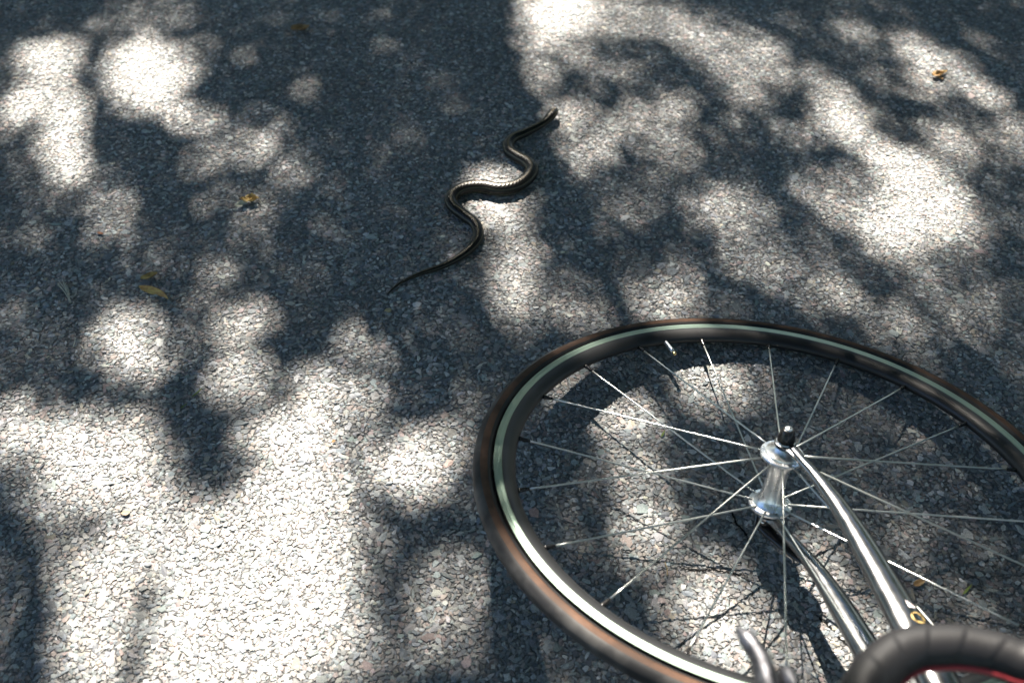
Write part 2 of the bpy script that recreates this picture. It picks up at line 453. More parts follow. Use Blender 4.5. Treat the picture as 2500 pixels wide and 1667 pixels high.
stone_m = mat('stone_chip', (0.2, 0.2, 0.2), 0.62, spec=0.45)
nt, n_, l_, b_ = nodes(stone_m)
at = n_.new('ShaderNodeAttribute'); at.attribute_name = 'stone_colour'
tcn = n_.new('ShaderNodeTexCoord'); nz = n_.new('ShaderNodeTexNoise'); nz.inputs['Scale'].default_value = 900; nz.inputs['Detail'].default_value = 3
mrn = n_.new('ShaderNodeMapRange'); mrn.inputs['From Min'].default_value = 0.25; mrn.inputs['From Max'].default_value = 0.75
mrn.inputs['To Min'].default_value = 0.55; mrn.inputs['To Max'].default_value = 1.3
vm = n_.new('ShaderNodeVectorMath'); vm.operation = 'SCALE'
bpn = n_.new('ShaderNodeBump'); bpn.inputs['Strength'].default_value = 0.35; bpn.inputs['Distance'].default_value = 0.0008
l_.new(tcn.outputs['Object'], nz.inputs['Vector']); l_.new(nz.outputs['Fac'], mrn.inputs['Value'])
l_.new(at.outputs['Color'], vm.inputs[0]); l_.new(mrn.outputs['Result'], vm.inputs['Scale'])
l_.new(vm.outputs['Vector'], b_.inputs['Base Color'])
l_.new(nz.outputs['Fac'], bpn.inputs['Height']); l_.new(bpn.outputs['Normal'], b_.inputs['Normal'])

def stones_mesh(name, V, K, small=0):
    n = len(V)
    T = (icoF[None] + (np.arange(n) * 11)[:, None, None])
    T = np.concatenate([T[:n - small].reshape(-1, 3), T[n - small:, :10].reshape(-1, 3)])
    me = tri_mesh(name, V.reshape(-1, 3), T)
    a = me.attributes.new('stone_colour', 'FLOAT_COLOR', 'POINT')
    c = np.ones((n, 11, 4), np.float32); c[:, :, :3] = K[:, None, :]
    a.data.foreach_set('color', c.ravel())
    me.materials.append(stone_m)
    return me

fiss_m = mat('crack_dark', (0.012, 0.012, 0.012), 0.95, spec=0.1)
for P in crack_paths:
    T2 = np.gradient(P, axis=0); T2 /= np.linalg.norm(T2, axis=1)[:, None] + 1e-9
    w_ = np.interp(np.linspace(0, 1, len(P)), [0, 0.2, 0.8, 1], [0.0004, 0.0013, 0.0012, 0.0003]) * rng.uniform(0.6, 1.3, len(P))
    N2 = np.stack([-T2[:, 1], T2[:, 0]], 1) * w_[:, None]
    Vc = [(*(q + s_), ROAD_Z + 0.0003) for q, s_ in zip(P, N2)] + [(*(q - s_), ROAD_Z + 0.0003) for q, s_ in zip(P, N2)]
    k_ = len(P)
    put('crack', mesh('crack', Vc, [(i, k_ + i, k_ + i + 1, i + 1) for i in range(k_ - 1)], False), fiss_m, road)
chips = put('stone_chips', stones_mesh('stone_chips', np.concatenate([V1[rest], V2]), np.concatenate([K1[rest], K2]), len(V2)), parent=road)
tag(chips, 'angular grey and pinkish stone chips packed in the asphalt', kind='stuff')
for i in big:
    put('stone', stones_mesh('stone', V1[i:i + 1], K1[i:i + 1]), parent=road)

# ---------------------------------------------------------------- snake
SN = np.array([(-0.1782, 1.0666), (-0.1617, 1.0886), (-0.1333, 1.1086), (-0.1041, 1.1235), (-0.0785, 1.1441), (-0.0603, 1.1677), (-0.0535, 1.1915),
      (-0.0593, 1.2155), (-0.0749, 1.2334), (-0.0918, 1.2516), (-0.0988, 1.2704), (-0.0917, 1.29), (-0.0739, 1.3019), (-0.0494, 1.3044), (-0.0246, 1.2986),
      (-0.0002, 1.3059), (0.0182, 1.3264), (0.0264, 1.3503), (0.019, 1.369), (0.0031, 1.3842), (-0.0099, 1.3996), (-0.0124, 1.4192), (-0.004, 1.4377),
      (0.0154, 1.4531), (0.0373, 1.4706), (0.0535, 1.4875), (0.0675, 1.516)])
NR, NS = 460, 28
P2 = crom(np.c_[SN, np.zeros(len(SN))], NR)
tt = np.linspace(0, 1, NR)
# half widths along the body, tail tip to snout
KT = [0, 0.04, 0.12, 0.22, 0.32, 0.42, 0.55, 0.70, 0.82, 0.90, 0.930, 0.945, 0.960, 0.975, 0.988, 0.996, 1.0]
KW = [0.0006, 0.0014, 0.0028, 0.0046, 0.0061, 0.0070, 0.0076, 0.0072, 0.0062, 0.0050, 0.0044, 0.0050, 0.0062, 0.0064, 0.0052, 0.0036, 0.0016]
KH = [0.0006, 0.0014, 0.0027, 0.0044, 0.0058, 0.0066, 0.0072, 0.0068, 0.0058, 0.0048, 0.0042, 0.0043, 0.0046, 0.0042, 0.0032, 0.0022, 0.0010]
wd = 1.5 * np.interp(tt, KT, KW); hh = 1.38 * np.interp(tt, KT, KH)
k5 = np.hanning(9); k5 /= k5.sum()
wd = np.convolve(np.pad(wd, 4, 'edge'), k5, 'valid'); hh = np.convolve(np.pad(hh, 4, 'edge'), k5, 'valid')
lift = 0.011 * np.clip((tt - 0.86) / 0.14, 0, 1) ** 1.6
P2[:, 2] = hh * 0.92 + lift + 0.0006
Vs, Fs = tube(P2, hh, wd, seg=NS, ref=(0, 0, 1))
sn_me = mesh('snake', Vs, Fs)
uvl = sn_me.uv_layers.new(name='UVMap')
slen = np.r_[0, np.cumsum(np.linalg.norm(np.diff(P2, axis=0), axis=1))]
uv = np.zeros((len(sn_me.loops), 2), np.float32)
k = 0
for pg in sn_me.polygons:
    vs_ = list(pg.vertices)
    js = [(v % NS) if v < NR * NS else None for v in vs_]
    wrap = 0 in js and (NS - 1) in js
    for v in vs_:
        if v >= NR * NS:
            uv[k] = (0.5, slen[0] if v == NR * NS else slen[-1])
        else:
            i, j = divmod(v, NS)
            if wrap and j == 0: j = NS
            uv[k] = (j / NS, slen[i])
        k += 1
uvl.data.foreach_set('uv', uv.ravel())
snake_m = mat('snake_skin', (0.02, 0.018, 0.014), 0.34, spec=0.28)
nt, n, l, b = nodes(snake_m)
uvn = n.new('ShaderNodeUVMap'); uvn.uv_map = 'UVMap'
sx = n.new('ShaderNodeSeparateXYZ'); l.new(uvn.outputs['UV'], sx.inputs[0])
cr = n.new('ShaderNodeValToRGB'); cr.color_ramp.interpolation = 'LINEAR'
dark, tan_, lat, side, belly = (0.004, 0.0038, 0.0032), (0.15, 0.115, 0.065), (0.075, 0.069, 0.04), (0.012, 0.012, 0.010), (0.12, 0.12, 0.09)
# around the body: 0 = back, 0.5 = belly
stops = [(0.0, tan_), (0.012, tan_), (0.024, dark), (0.140, dark), (0.150, lat), (0.168, lat), (0.180, side), (0.27, side), (0.33, belly), (0.5, belly)]
stops = stops + [(1 - p_, c_) for p_, c_ in stops[::-1][1:]]
els = cr.color_ramp.elements
els[0].position, els[0].color = 0.0, (*tan_, 1)
els[1].position, els[1].color = 1.0, (*tan_, 1)
for p_, c_ in stops[1:-1]:
    e = els.new(p_); e.color = (*c_, 1)
l.new(sx.outputs['X'], cr.inputs['Fac']); l.new(cr.outputs['Color'], b.inputs['Base Color'])
# keeled scales: diamond relief from two crossing sets of rows
def mth(op, a, bb=None):
    q = n.new('ShaderNodeMath'); q.operation = op
    for i_, x_ in enumerate((a, bb)):
        if x_ is None: continue
        if isinstance(x_, (int, float)): q.inputs[i_].default_value = x_
        else: l.new(x_, q.inputs[i_])
    return q.outputs[0]
ua = mth('MULTIPLY', mth('ABSOLUTE', mth('SUBTRACT', sx.outputs['X'], 0.5)), 20 * 2 * math.pi / 2)
va = mth('MULTIPLY', sx.outputs['Y'], 2 * math.pi / 0.0060)
d1 = mth('SINE', mth('ADD', va, ua)); d2 = mth('SINE', mth('SUBTRACT', va, ua))
hgt = mth('ADD', mth('MULTIPLY', d2, 0.9), mth('MULTIPLY', mth('ADD', d1, 1.0), mth('ADD', d2, 0.3)))
bp = n.new('ShaderNodeBump'); bp.inputs['Strength'].default_value = 0.14; bp.inputs['Distance'].default_value = 0.0005
l.new(hgt, bp.inputs['Height']); l.new(bp.outputs['Normal'], b.inputs['Normal'])
snake = put('snake', sn_me, snake_m)
tag(snake, 'slender dark striped snake winding in curves across the dappled asphalt', 'snake')
eye_m = mat('snake_eye', (0.015, 0.012, 0.008), 0.08, spec=0.6)
T_, A_, B_ = frames(P2, (0, 0, 1))
ie = int(NR * 0.981)
for sgn in (-1, 1):
    c = P2[ie] + sgn * B_[ie] * wd[ie] * 0.86 + A_[ie] * hh[ie] * 0.42
    ev, ef = lathe([(0.0012 * math.sin(q), -0.0012 * math.cos(q)) for q in np.linspace(0, math.pi, 9)], 14, center=c)
    put('eye', mesh('eye', ev, ef), eye_m, snake)

# ---------------------------------------------------------------- bicycle, lying on its left side
BC = Vector((0.29467, 0.68934, 0.09311))
U_, V_, N_ = Vector((0.998914, 0, -0.046598)), Vector((-0.011547, 0.968811, -0.247531)), Vector((0.045145, 0.2478, 0.967759))
bike = empty('bicycle')
bm = Matrix((U_, V_, N_)).transposed().to_4x4(); bm.translation = BC
bike.matrix_world = bm
tag(bike, 'chrome and black road bicycle lying on its side on the asphalt', 'bicycle')

chrome = mat('chrome_dark', (0.25, 0.255, 0.265), 0.22, metal=1.0)
add_noise_rough(chrome, 60, 0.17, 0.27)
polished = mat('polished_aluminium', (0.90, 0.91, 0.92), 0.14, metal=1.0)
add_noise_rough(polished, 90, 0.24, 0.36)
brushed = mat('brake_track_metal', (0.28, 0.36, 0.30), 0.42, metal=1.0)  # green tint puts the reflection of foliage into the metal's colour
steel = mat('spoke_steel', (0.66, 0.68, 0.65), 0.36, metal=1.0)
anod = mat('black_anodised', (0.012, 0.0125, 0.014), 0.42, spec=0.5)
blackp = mat('black_plastic', (0.012, 0.011, 0.011), 0.25)
rubber = mat('tyre_rubber', (0.04, 0.04, 0.041), 0.62, spec=0.35)
add_noise_color(rubber, (0.016, 0.016, 0.017), (0.11, 0.106, 0.10), 17, 9, 0.40, 0.66)
tanw = mat('tan_sidewall', (0.30, 0.125, 0.05), 0.7, spec=0.25)
add_noise_color(tanw, (0.055, 0.030, 0.019), (0.105, 0.054, 0.032), 40, 8)
bead_m = mat('tyre_bead_rubber', (0.018, 0.018, 0.019), 0.6, spec=0.35)
lever_m = mat('worn_lever_metal', (0.3, 0.3, 0.32), 0.46, metal=1.0)
add_noise_color(lever_m, (0.09, 0.09, 0.10), (0.29, 0.29, 0.315), 70, 6)
tape_m = mat('black_bar_tape', (0.009, 0.009, 0.0105), 0.44, spec=0.5)
add_noise_bump(tape_m, 700, 0.25, 0.0006)
red_m = mat('red_strip', (0.50, 0.05, 0.06), 0.6)
brass = mat('brass', (0.75, 0.58, 0.28), 0.3, metal=1.0)
gold = mat('gold_decal', (0.60, 0.42, 0.15), 0.4)
white_m = mat('white_decal', (0.80, 0.74, 0.75), 0.4)
pink_m = mat('red_decal', (0.60, 0.06, 0.10), 0.4)
# circular brushing on the brake track
nt, n, l, b = nodes(brushed)
tcb = n.new('ShaderNodeTexCoord'); sxb = n.new('ShaderNodeSeparateXYZ'); l.new(tcb.outputs['Object'], sxb.inputs[0])
rr = mth('SQRT', mth('ADD', mth('MULTIPLY', sxb.outputs['X'], sxb.outputs['X']), mth('MULTIPLY', sxb.outputs['Y'], sxb.outputs['Y'])))
nzb = n.new('ShaderNodeTexNoise'); nzb.noise_dimensions = '1D'; nzb.inputs['Scale'].default_value = 1500; nzb.inputs['Detail'].default_value = 4
l.new(rr, nzb.inputs['W'])
bpb = n.new('ShaderNodeBump'); bpb.inputs['Strength'].default_value = 0.10; bpb.inputs['Distance'].default_value = 0.0004
l.new(nzb.outputs['Fac'], bpb.inputs['Height']); l.new(bpb.outputs['Normal'], b.inputs['Normal'])

RT, RN = 0.3131, 0.2885
def torus_strip(phis, rc, rm, seg=220):
    return lathe([(rc + rm * math.cos(q), rm * math.sin(q)) for q in phis], seg)

def build_wheel(front=True):
    # rim: deep black section with machined tracks on both flanks
    z = 0.0100
    prof = [(RT - 0.0003, z - 0.0001), (0.3040, z - 0.0001), (0.3005, z - 0.0004), (0.2955, 0.0078), (0.2912, 0.0052), (0.2890, 0.0026), (0.2884, 0.0)]
    prof = prof + [(r, -q) for r, q in prof[::-1][1:]] + [(0.3085, -0.0085), (0.3070, 0.0), (0.3085, 0.0085)]
    v, f = lathe(prof, 220, closed=True)
    wheel = put('wheel', mesh('wheel', v, f), anod, bike)
    smooth_angle(wheel.data, 50)
    kids = []
    for s in (1, -1):
        tp = [(RT, s * (z - 0.0004)), (RT - 0.0002, s * (z + 0.0002)), (0.3089, s * (z + 0.00022)), (0.3087, s * (z + 0.00005)), (0.3084, s * (z + 0.00022)), (0.3043, s * (z + 0.0002)), (0.3040, s * (z - 0.0001))]
        v, f = lathe(tp if s < 0 else tp[::-1], 220)
        me = mesh('brake_track', v, f); smooth_angle(me, 30)
        kids.append(put('brake_track', me, brushed, wheel))
    # tyre
    RC, RM = 0.3240, 0.0115
    d = math.radians
    def tread_r(q): return RM
    v, f = lathe([(RC + RM * math.cos(q), RM * math.sin(q)) for q in np.linspace(d(-71), d(71), 25)], 260)
    kids.append(put('tyre', mesh('tyre', v, f), rubber, wheel))
    for s in (1, -1):
        q = np.linspace(d(71), d(112), 9)
        v, f = lathe([(RC + (RM - 0.0002) * math.cos(a), s * (RM - 0.0002) * math.sin(a)) for a in (q if s > 0 else q[::-1])], 260)
        kids.append(put('sidewall', mesh('sidewall', v, f), tanw, wheel))
        q = np.linspace(d(112), d(152), 7)
        v, f = lathe([(RC + (RM + 0.0001) * math.cos(a), s * (RM + 0.0001) * math.sin(a)) for a in (q if s > 0 else q[::-1])], 260)
        kids.append(put('tyre_bead', mesh('tyre_bead', v, f), bead_m, wheel))
    # hub shell with two flanges
    fr = 0.0242
    hp = [(0.0, -0.0500), (0.0070, -0.0500), (0.0072, -0.0475), (0.0105, -0.0470), (0.0125, -0.0440), (0.0150, -0.0415), (0.0185, -0.0395), (0.0190, -0.0372),
          (fr - 0.0006, -0.0368), (fr, -0.0360), (fr, -0.0338), (fr - 0.0006, -0.0330), (0.0190, -0.0322), (0.0158, -0.0290), (0.0138, -0.0230), (0.0122, -0.0140), (0.0114, 0.0)]
    hp = hp + [(r, -q) for r, q in hp[::-1][1:]]
    v, f = lathe(hp, 64)
    me = mesh('hub', v, f); smooth_angle(me, 32)
    kids.append(put('hub', me, polished, wheel))
    # spokes and nipples
    for kk in range(20):
        a = 2.6472 - kk * 2 * math.pi / 20
        top = 1 if kk % 2 == 0 else -1
        dr = np.array([math.cos(a), math.sin(a), 0])
        p0 = dr * (RN - 0.009); p0[2] = top * 0.0008
        p1 = dr * (fr - 0.0042); p1[2] = top * 0.0349 - top * 0.0028
        q = np.linspace(0, 1, 12)[:, None]
        path = p0 + (p1 - p0) * q
        rad = np.interp(q[:, 0], [0, 0.05, 0.08, 0.9, 0.94, 1], [0.00122, 0.00122, 0.00105, 0.00105, 0.00122, 0.00122])
        v, f = tube(path, rad, seg=8, ref=(0, 0, 1))
        kids.append(put('spoke', mesh('spoke', v, f), steel, wheel))
        e = (p1 - p0) / np.linalg.norm(p1 - p0)
        q = np.linspace(-0.010, 0.0035, 6)[:, None]
        v, f = tube(p0 + e * q, [0.0026, 0.0026, 0.0023, 0.0022, 0.0021, 0.0015], seg=8)
        kids.append(put('nipple', mesh('nipple', v, f), blackp, wheel))
    # bolt heads of the spokes seen on the flange faces
    for kk in range(20):
        a = 2.6472 - kk * 2 * math.pi / 20
        top = 1 if kk % 2 == 0 else -1
        c = (0.0212 * math.cos(a), 0.0212 * math.sin(a), top * 0.0368)
        prof = [(0.0, 0.0009 * top), (0.0008, 0.0008 * top), (0.0012, 0.0)]
        v, f = lathe(prof if top < 0 else prof[::-1], 12, center=c)
        kids.append(put('spoke_head', mesh('spoke_head', v, f), steel, wheel))
    # valve
    a = 2.6472 - 2.5 * 2 * math.pi / 20 + 0.018
    dr = np.array([math.cos(a), math.sin(a), 0])
    v, f = tube(dr * np.linspace(0.2925, 0.2665, 6)[:, None], [0.0032, 0.0031, 0.0030, 0.0030, 0.0029, 0.0026], seg=14)
    vs = put('valve_stem', mesh('valve_stem', v, f), polished, wheel)
    kids.append(vs)
    v, f = tube(dr * np.array([0.2670, 0.2645, 0.2640, 0.2605, 0.2598])[:, None], [0.0016, 0.0016, 0.0024, 0.0024, 0.0014], seg=12)
    kids.append(put('valve_core', mesh('valve_core', v, f), brass, wheel))
    # small round rim sticker opposite pair
    a = 2.6472 - 3.28 * 2 * math.pi / 20
    return wheel, kids

wheel, wkids = build_wheel()

# quick release: black acorn nut with a bright tip on the upper end, lever below
def zcyl(prof, seg=32):
    return lathe(prof, seg)
v, f = zcyl([(0.0, 0.0540), (0.0094, 0.0540), (0.0096, 0.0552), (0.0097, 0.0572), (0.0091, 0.0602), (0.0074, 0.0655), (0.0060, 0.0690), (0.0050, 0.0696), (0.0, 0.0696)][::-1])
qr = put('quick_release_nut', mesh('quick_release_nut', v, f), blackp, bike); smooth_angle(qr.data, 40)
v, f = zcyl([(0.0044, 0.0694), (0.0043, 0.0706), (0.0036, 0.0714), (0.0032, 0.0712), (0.0022, 0.0721), (0.0, 0.0725)][::-1], 24)
put('nut_tip', mesh('nut_tip', v, f), polished, qr)
v, f = zcyl([(0.0100, 0.0522), (0.0103, 0.0530), (0.0100, 0.0540), (0.0, 0.0540)][::-1], 32)
put('washer', mesh('washer', v, f), polished, qr)
lv = join(lathe([(0.0, -0.0540), (0.0098, -0.0540), (0.0104, -0.0560), (0.0104, -0.0690), (0.0090, -0.0712), (0.0, -0.0712)], 28),
          tube(crom([(-0.004, -0.002, -0.064), (0.010, -0.022, -0.0655), (0.022, -0.046, -0.064), (0.030, -0.066, -0.060)], 24), np.interp(np.linspace(0, 1, 24), [0, .2, .8, 1], [0.0050, 0.0046, 0.0036, 0.002]), np.interp(np.linspace(0, 1, 24), [0, .2, .8, 1], [0.0095, 0.0105, 0.0080, 0.004]), seg=14))
ql = put('quick_release_lever', mesh('quick_release_lever', *lv), blackp, bike)
for cx_, cy_ in ((-0.0062, -0.0085), (0.012, -0.019)):
    v, f = lathe([(0.0, 0.0006), (0.0028, 0.0005), (0.0034, 0.0)][::-1], 18, center=(cx_, cy_, -0.0540 if cx_ < 0 else -0.0606))
    put('lever_rivet', mesh('lever_rivet', v, f), polished, ql)

# fork
BL = np.array([(0.004, -0.006, 0.0512), (0.0115, -0.028, 0.0505), (0.0205, -0.050, 0.0490), (0.0325, -0.088, 0.0465), (0.0415, -0.130, 0.0445), (0.0495, -0.180, 0.0420), (0.0585, -0.243, 0.0388), (0.0655, -0.300, 0.0360), (0.0725, -0.360, 0.0335)])
blade = crom(BL, 60)
bt = np.linspace(0, 1, 60)
bra = np.interp(bt, [0, 0.12, 0.4, 0.75, 1], [0.0040, 0.0054, 0.0086, 0.0112, 0.0120])
brb = np.interp(bt, [0, 0.12, 0.4, 0.75, 1], [0.0050, 0.0070, 0.0136, 0.0182, 0.0192])
def flip(P):
    Q = np.array(P, float).copy(); Q[:, 2] *= -1; return Q
CR = np.array([0.0735, -0.372, 0.0])
AX = np.array([0.119, -0.993, 0.0])
fk = join(tube(blade, bra, brb, seg=24), tube(flip(blade), bra, brb, seg=24),
          tube(crom([(0.0722, -0.352, -0.046), (0.0735, -0.368, -0.030), (0.0738, -0.374, 0.0), (0.0735, -0.368, 0.030), (0.0722, -0.352, 0.046)], 30), 0.0155, 0.0145, seg=20, ref=(1, 0, 0)))
fork = put('fork', mesh('fork', *fk), chrome, bike)
for s in (1, -1):
    pr = [(0.0, 0.0492), (0.0112, 0.0492), (0.0118, 0.0498), (0.0118, 0.0518), (0.0112, 0.0523), (0.0, 0.0523)]
    v, f = lathe([(r, s * q) for r, q in (pr if s > 0 else pr[::-1])], 32)
    tab = tube([(0.002, -0.003, s * 0.0508), (0.008, -0.018, s * 0.0506), (0.013, -0.032, s * 0.0502)], [0.0020, 0.0024, 0.003], [0.0090, 0.0074, 0.0052], seg=14)
    me = mesh('dropout', *join((v, f), tab)); smooth_angle(me, 40)
    put('dropout', me, chrome, fork)

# painted marks on the upper blade: triangle and ring
Tb, Ab, Bb = frames(blade, (0, 0, 1))
sb = np.r_[0, np.cumsum(np.linalg.norm(np.diff(blade, axis=0), axis=1))]
def on_blade(s_m, th, lift=0.00025):
    i = np.interp(s_m, sb, np.arange(len(sb)))
    g = lambda arr: np.array([np.interp(i, np.arange(len(sb)), arr[:, j]) for j in range(3)])
    ra_, rb_ = np.interp(i, np.arange(60), bra), np.interp(i, np.arange(60), brb)
    # Bb = T x A points towards the front; the marks sit on the rear half of the outer face
    return g(blade) + (ra_ + lift) * math.cos(th) * g(Ab) - (rb_ + lift) * math.sin(th) * g(Bb)
s_ring = float(np.interp(0.2435, -blade[:, 1], sb)); s_tri = s_ring - 0.0150
TH0 = 0.38
def decal(name, outer, inner, mt, s0, lift):
    """outer/inner: lists of (along, across) metres; ring if inner given"""
    P = [on_blade(s0 + a, TH0 + c / 0.0150, lift) for a, c in outer]
    V = list(P); F = []
    k = len(outer)
    if inner is None:
        ca, cc = np.mean(outer, axis=0)
        V.append(on_blade(s0 + ca, TH0 + cc / 0.0105, lift)); F = [(i, (i + 1) % k, k) for i in range(k)]
    else:
        V += [on_blade(s0 + a, TH0 + c / 0.0150, lift) for a, c in inner]
        F = [(i, (i + 1) % k, k + (i + 1) % k, k + i) for i in range(k)]
    return put(name, mesh(name, V, F), mt, fork)
def rs(poly, k):
    poly = np.array(poly + [poly[0]], float); s = np.r_[0, np.cumsum(np.hypot(*np.diff(poly, axis=0).T))]
    u = np.linspace(0, s[-1], k, endpoint=False)
    return [(np.interp(q, s, poly[:, 0]), np.interp(q, s, poly[:, 1])) for q in u]
KK = 40
outer = [(0.0062 * math.sin(q), 0.0060 * math.cos(q)) for q in np.linspace(math.pi / 2 - math.pi * 0, -1.5 * math.pi, KK, endpoint=False)]
inner = []
for i_ in range(KK):
    a_ = math.atan2(outer[i_][0], outer[i_][1])
    best = None
    pent = [(-0.0050, -0.0040), (-0.0054, 0.0012), (-0.0026, 0.0046), (0.0054, 0.0046), (0.0040, -0.0046)]
    # ray / polygon hit
    dx, dy = math.sin(a_), math.cos(a_)
    for j_ in range(5):
        (x1, y1), (x2, y2) = pent[j_], pent[(j_ + 1) % 5]
        den = dx * (y2 - y1) - dy * (x2 - x1)
        if abs(den) < 1e-12: continue
        t_ = (x1 * (y2 - y1) - y1 * (x2 - x1)) / den
        u_ = (x1 * dy - y1 * dx) / den
        if t_ > 0 and -1e-6 <= u_ <= 1 + 1e-6: best = t_
    inner.append((dx * best, dy * best))
decal('ring_decal', outer, inner, gold, s_ring, 0.0003)
decal('triangle_decal', rs([(-0.0050, -0.0030), (0.0034, 0.0036), (0.0032, -0.0032)], 18), None, white_m, s_tri, 0.0003)
decal('triangle_mark', rs([(-0.0006, -0.0014), (0.0018, 0.0010), (0.0018, -0.0014)], 12), None, pink_m, s_tri, 0.0005)

# handlebar with taped drops, hoods, levers
def bar_side(s):
    w = 0.19 if s > 0 else -0.183
    k = abs(w) / 0.19
    pts = [(0.098, -0.437, 0.199), (0.066, -0.4265, 0.195), (0.0401, -0.4177, 0.19), (0.0258, -0.4115, 0.19), (0.0051, -0.4065, 0.19), (-0.0176, -0.4067, 0.19), (-0.0388, -0.4114, 0.19), (-0.0602, -0.4264, 0.19),
           (-0.0772, -0.4471, 0.19), (-0.088, -0.474, 0.19), (-0.087, -0.502, 0.19), (-0.074, -0.524, 0.188), (-0.052, -0.538, 0.185), (-0.026, -0.546, 0.177), (-0.006, -0.549, 0.155), (0.0, -0.55, 0.12), (0.0, -0.55, 0.06), (0.0, -0.55, 0.0)]
    return np.array([(a, b_, c * k * s) for a, b_, c in pts])
pr_ = bar_side(1); pl_ = bar_side(-1)
hb = join(tube(crom(pr_, 120), 0.0119, seg=16), tube(crom(pl_, 120), 0.0119, seg=16), tube([(0, -0.55, -0.045), (0, -0.55, 0.045)], 0.0159, seg=24, ref=(1, 0, 0)))
hbar = put('handlebar', mesh('handlebar', *hb), polished, bike)
pitch_ = 0.026
def tape_mod(s, a):
    ph = (s / pitch_ + 2 * a / (2 * np.pi)) % 1.0
    return 1 + 0.040 * np.clip(1 - ph / 0.92, 0, 1) - 0.010 * np.exp(-((ph - 0.0) / 0.06) ** 2) - 0.010 * np.exp(-((ph - 1.0) / 0.06) ** 2)
for s, P in ((1, pr_), (-1, pl_)):
    path = crom(P[:-2], 520)
    v, f = tube(path, 0.0154, seg=40, ref=(0, 0, 1), mod=tape_mod)
    bt_ = put('bar_tape', mesh('bar_tape', v, f), tape_m, hbar)
    v, f = lathe([(0.0, 0.004), (0.010, 0.0035), (0.0150, 0.001), (0.0152, -0.006), (0.0, -0.006)], 24)
    # end plug faces back along the drop
    e0 = (path[0] - path[6]); e0 /= np.linalg.norm(e0)
    R_ = Vector(e0).to_track_quat('Z', 'Y').to_matrix()
    v = [tuple(R_ @ Vector(q) + Vector(path[0])) for q in v]
    put('bar_plug', mesh('bar_plug', v, f), blackp, hbar)
    # thin red strip along the inner side of the drop
    seg_ = path[60:330]
    tT, tA, tB = frames(seg_, (0, 0, 1))
    inn = np.array([-0.015, -0.50, 0]) - seg_; inn[:, 2] = 0
    inn -= tT * (inn * tT).sum(1)[:, None]; inn /= np.linalg.norm(inn, axis=1)[:, None]
    v, f = tube(seg_ + inn * 0.0156 + np.array([0, 0, -s * 0.0015]), 0.0020, seg=8)
    put('inner_strip', mesh('inner_strip', v, f), red_m, hbar)
    w = P[4][2]
    # hood
    hp_ = crom([(-0.060, -0.530, w), (-0.082, -0.534, w), (-0.108, -0.534, w), (-0.132, -0.536, w), (-0.146, -0.546, w), (-0.150, -0.560, w)], 40)
    v, f = tube(hp_, np.interp(np.linspace(0, 1, 40), [0, .3, .7, .9, 1], [0.013, 0.0150, 0.0140, 0.0125, 0.006]), np.interp(np.linspace(0, 1, 40), [0, .3, .7, .9, 1], [0.015, 0.0190, 0.0180, 0.0150, 0.007]), seg=20)
    put('brake_hood', mesh('brake_hood', v, f), blackp, hbar)
    lp = crom([(-0.128, -0.528, w), (-0.136, -0.505, w), (-0.1385, -0.478, w), (-0.1390, -0.455, w), (-0.1390, -0.438, w), (-0.1405, -0.421, w), (-0.1450, -0.4075, w), (-0.1508, -0.3965, w)], 60)
    lt = np.linspace(0, 1, 60)
    v, f = tube(lp, np.interp(lt, [0, .3, .7, .93, 1], [0.0100, 0.0092, 0.0078, 0.0058, 0.0022]), np.interp(lt, [0, .3, .7, .93, 1], [0.0095, 0.0082, 0.0078, 0.0060, 0.0020]), seg=20)
    put('brake_lever', mesh('brake_lever', v, f), lever_m, hbar)
    sp_ = crom([(-0.120, -0.520, w), (-0.121, -0.490, w), (-0.1215, -0.462, w), (-0.1235, -0.445, w), (-0.1265, -0.4305, w)], 40)
    lt = np.linspace(0, 1, 40)
    v, f = tube(sp_, np.interp(lt, [0, .6, .9, .97, 1], [0.0080, 0.0082, 0.0078, 0.0065, 0.003]), np.interp(lt, [0, .6, .9, .97, 1], [0.0055, 0.0058, 0.0060, 0.0052, 0.0025]), seg=18)
    put('shift_lever', mesh('shift_lever', v, f), lever_m, hbar)

# stem, frame, seat, cranks, rear wheel
st_top = CR + AX * 0.185
stem = put('stem', mesh('stem', *join(tube([CR + AX * 0.150, st_top + AX * 0.012], 0.0165, seg=24, ref=(0, 0, 1)),
                                      tube([CR + AX * 0.168, (0.012, -0.5500, 0)], 0.0155, seg=20), tube([(0, -0.55, -0.022), (0, -0.55, 0.022)], 0.0205, seg=24, ref=(1, 0, 0)))), polished, bike)
smooth_angle(stem.data, 40)
Fd = np.array([-0.984, 0.177, 0]); Ud = np.array([-0.177, -0.984, 0])
BB = -0.585 * Fd - 0.068 * Ud
RH = -0.985 * Fd
ST = np.array([0.118, -0.993, 0])
seat_top = BB + ST * 0.53
h_lo, h_hi = CR + AX * 0.012, CR + AX * 0.148
fr_ = [tube([h_lo, h_hi], 0.0180, seg=24), tube([h_lo + AX * 0.030, BB], 0.0165, seg=20), tube([h_hi - AX * 0.028, seat_top - ST * 0.02], 0.0142, seg=20),
       tube([BB, seat_top], 0.0143, seg=20), tube([BB - np.array([0, 0, 0.035]), BB + np.array([0, 0, 0.035])], 0.020, seg=24, ref=(1, 0, 0))]
for s in (1, -1):
    fr_.append(tube([BB + np.array([0.02, 0, s * 0.022]), RH + np.array([-0.15, 0.02, s * 0.045]), RH + np.array([0, 0, s * 0.066])], [0.010, 0.008, 0.006], seg=14))
    fr_.append(tube([seat_top + np.array([0, 0, s * 0.014]), RH + np.array([0, 0, s * 0.066])], [0.008, 0.006], seg=14))
frame = put('frame', mesh('frame', *join(*fr_)), chrome, bike); smooth_angle(frame.data, 60)
